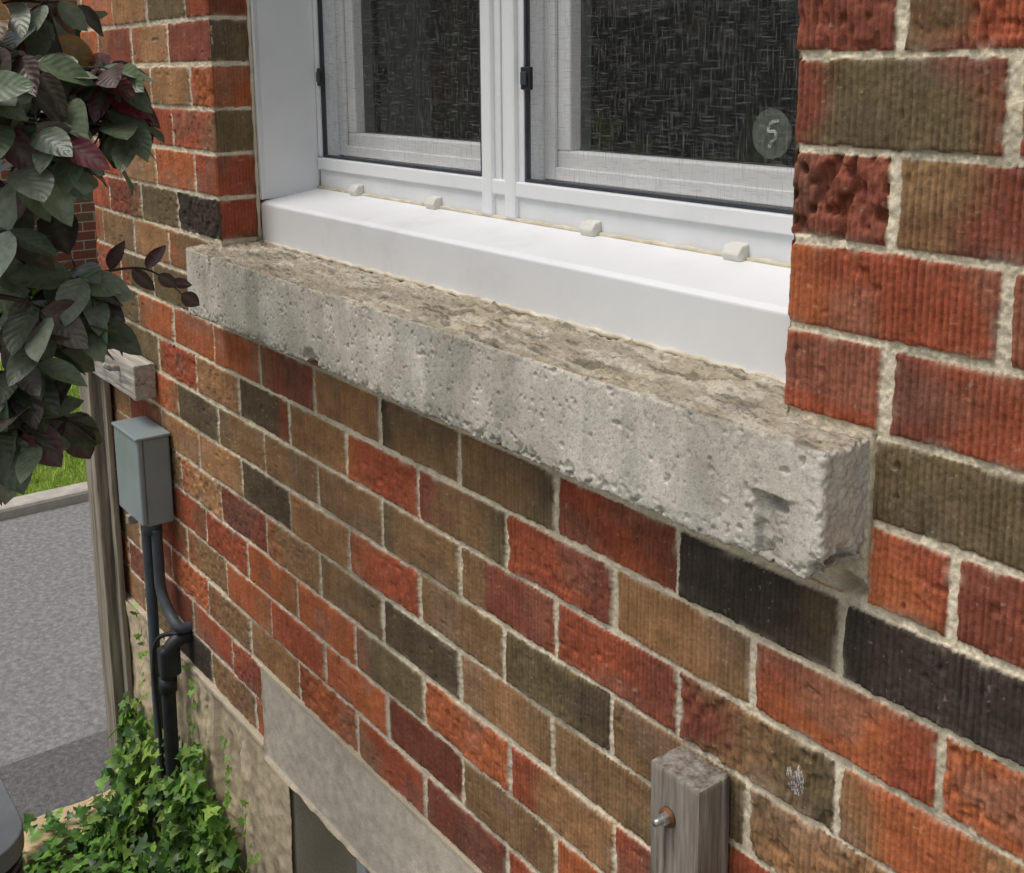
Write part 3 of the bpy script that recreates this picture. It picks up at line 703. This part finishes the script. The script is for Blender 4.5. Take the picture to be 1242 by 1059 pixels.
# ---------------------------------------------------------------- air conditioner
ac=empty('air_conditioner')
def rrect(x0,x1,y0,y1,r,n=8):
    o=[]
    for cx,cy,a0 in((x1-r,y1-r,0),(x0+r,y1-r,90),(x0+r,y0+r,180),(x1-r,y0+r,270)):
        for k in range(n+1):
            a=math.radians(a0+90*k/n);o.append((cx+r*math.cos(a),cy+r*math.sin(a)))
    return o
prism('casing_top',rrect(-2.93,-2.17,-1.28,-.555,.11),-1.545,-1.50,M_ac2,ac,'z')
prism('casing_core',rrect(-2.91,-2.19,-1.26,-.575,.10),-2.25,-1.545,M_black,ac,'z')
for k in range(26): prism('louvre',rrect(-2.925,-2.175,-1.275,-.56,.11),-1.575-.026*k,-1.563-.026*k,M_ac,ac,'z')
prism('casing_base',rrect(-2.93,-2.17,-1.28,-.555,.11),G,-2.245,M_ac2,ac,'z')
tube('fan_guard',[(-2.55+.26*math.cos(t*.2),-.92+.26*math.sin(t*.2),-1.49) for t in range(33)],.008,M_ac,ac,7)

# ---------------------------------------------------------------- neighbouring house and hedge
nh=empty('brick_house.001')
box('walls',-20,-12.2,-9,5.2,G,2.4,M_by,nh,0)
prism('roof',[(-20.4,2.4),(-16,4.6),(-11.8,2.4)],-9.4,5.6,M_roof,nh,'y')
for y in(-6,-1.6,2.8):
    box('window_frame',-12.24,-12.16,y-.65,y+.65,-1.0,.5,M_frame,nh,.01)
    box('window_pane',-12.17,-12.14,y-.55,y+.55,-.9,.4,M_room,nh,0)
hedge_P=[];hD=[];hN=[];hS=[];hC=[]
for _ in range(5000):
    cy=rng.uniform(-3,6);p=(-11.3+rng.normal(0,.28),cy,G+abs(rng.normal(0,.45))*(.6+.5*math.sin(cy*2.1)))
    hedge_P.append(p);hD.append(rng.normal(0,1,3));hN.append(rng.normal(0,1,3)+np.array([.5,0,1]));hS.append(rng.uniform(.08,.16));hC.append(lin(96,128,60)*rng.uniform(.4,1.1))
build_leaves('hedge',hedge_P,hD,hN,hS,hC,leaf_template(5),M_ivy)

# ---------------------------------------------------------------- light
w=bpy.data.worlds.new('World');scene.world=w;w.use_nodes=True
nt=w.node_tree;bg=nt.nodes['Background'];sky=nt.nodes.new('ShaderNodeTexSky');sky.sky_type='NISHITA';sky.sun_disc=False
el=math.radians(66);az=math.radians(202)
sky.sun_elevation=el;sky.sun_rotation=az;sky.air_density=1;sky.dust_density=4;sky.ozone_density=1
hs=nt.nodes.new('ShaderNodeHueSaturation');hs.inputs['Saturation'].default_value=.45
nt.links.new(sky.outputs[0],hs.inputs['Color']);nt.links.new(hs.outputs[0],bg.inputs[0]);bg.inputs[1].default_value=.145
sd=Vector((math.sin(az)*math.cos(el),math.cos(az)*math.cos(el),math.sin(el)))
ld=bpy.data.lights.new('sun','SUN');ld.energy=1.5;ld.angle=math.radians(22);ld.color=(1,.95,.88)
lo=bpy.data.objects.new('sun',ld);lo.rotation_euler=sd.to_track_quat('Z','Y').to_euler();COL.objects.link(lo)

# ---------------------------------------------------------------- camera
cd=bpy.data.cameras.new('camera');cam=bpy.data.objects.new('camera',cd);COL.objects.link(cam)
cd.sensor_fit='HORIZONTAL';cd.sensor_width=36;cd.lens=36*1385/1242;cd.shift_x=.0024;cd.shift_y=-.1534
cd.clip_start=.02;cd.clip_end=500
cam.matrix_world=Matrix(((.6002,-.1421,.7872,0),(.7998,.1186,-.5886,-1),(-.0096,.9828,.1849,0),(0,0,0,1)))
scene.camera=cam
scene.view_settings.view_transform='Standard';scene.view_settings.look='None';scene.view_settings.exposure=0
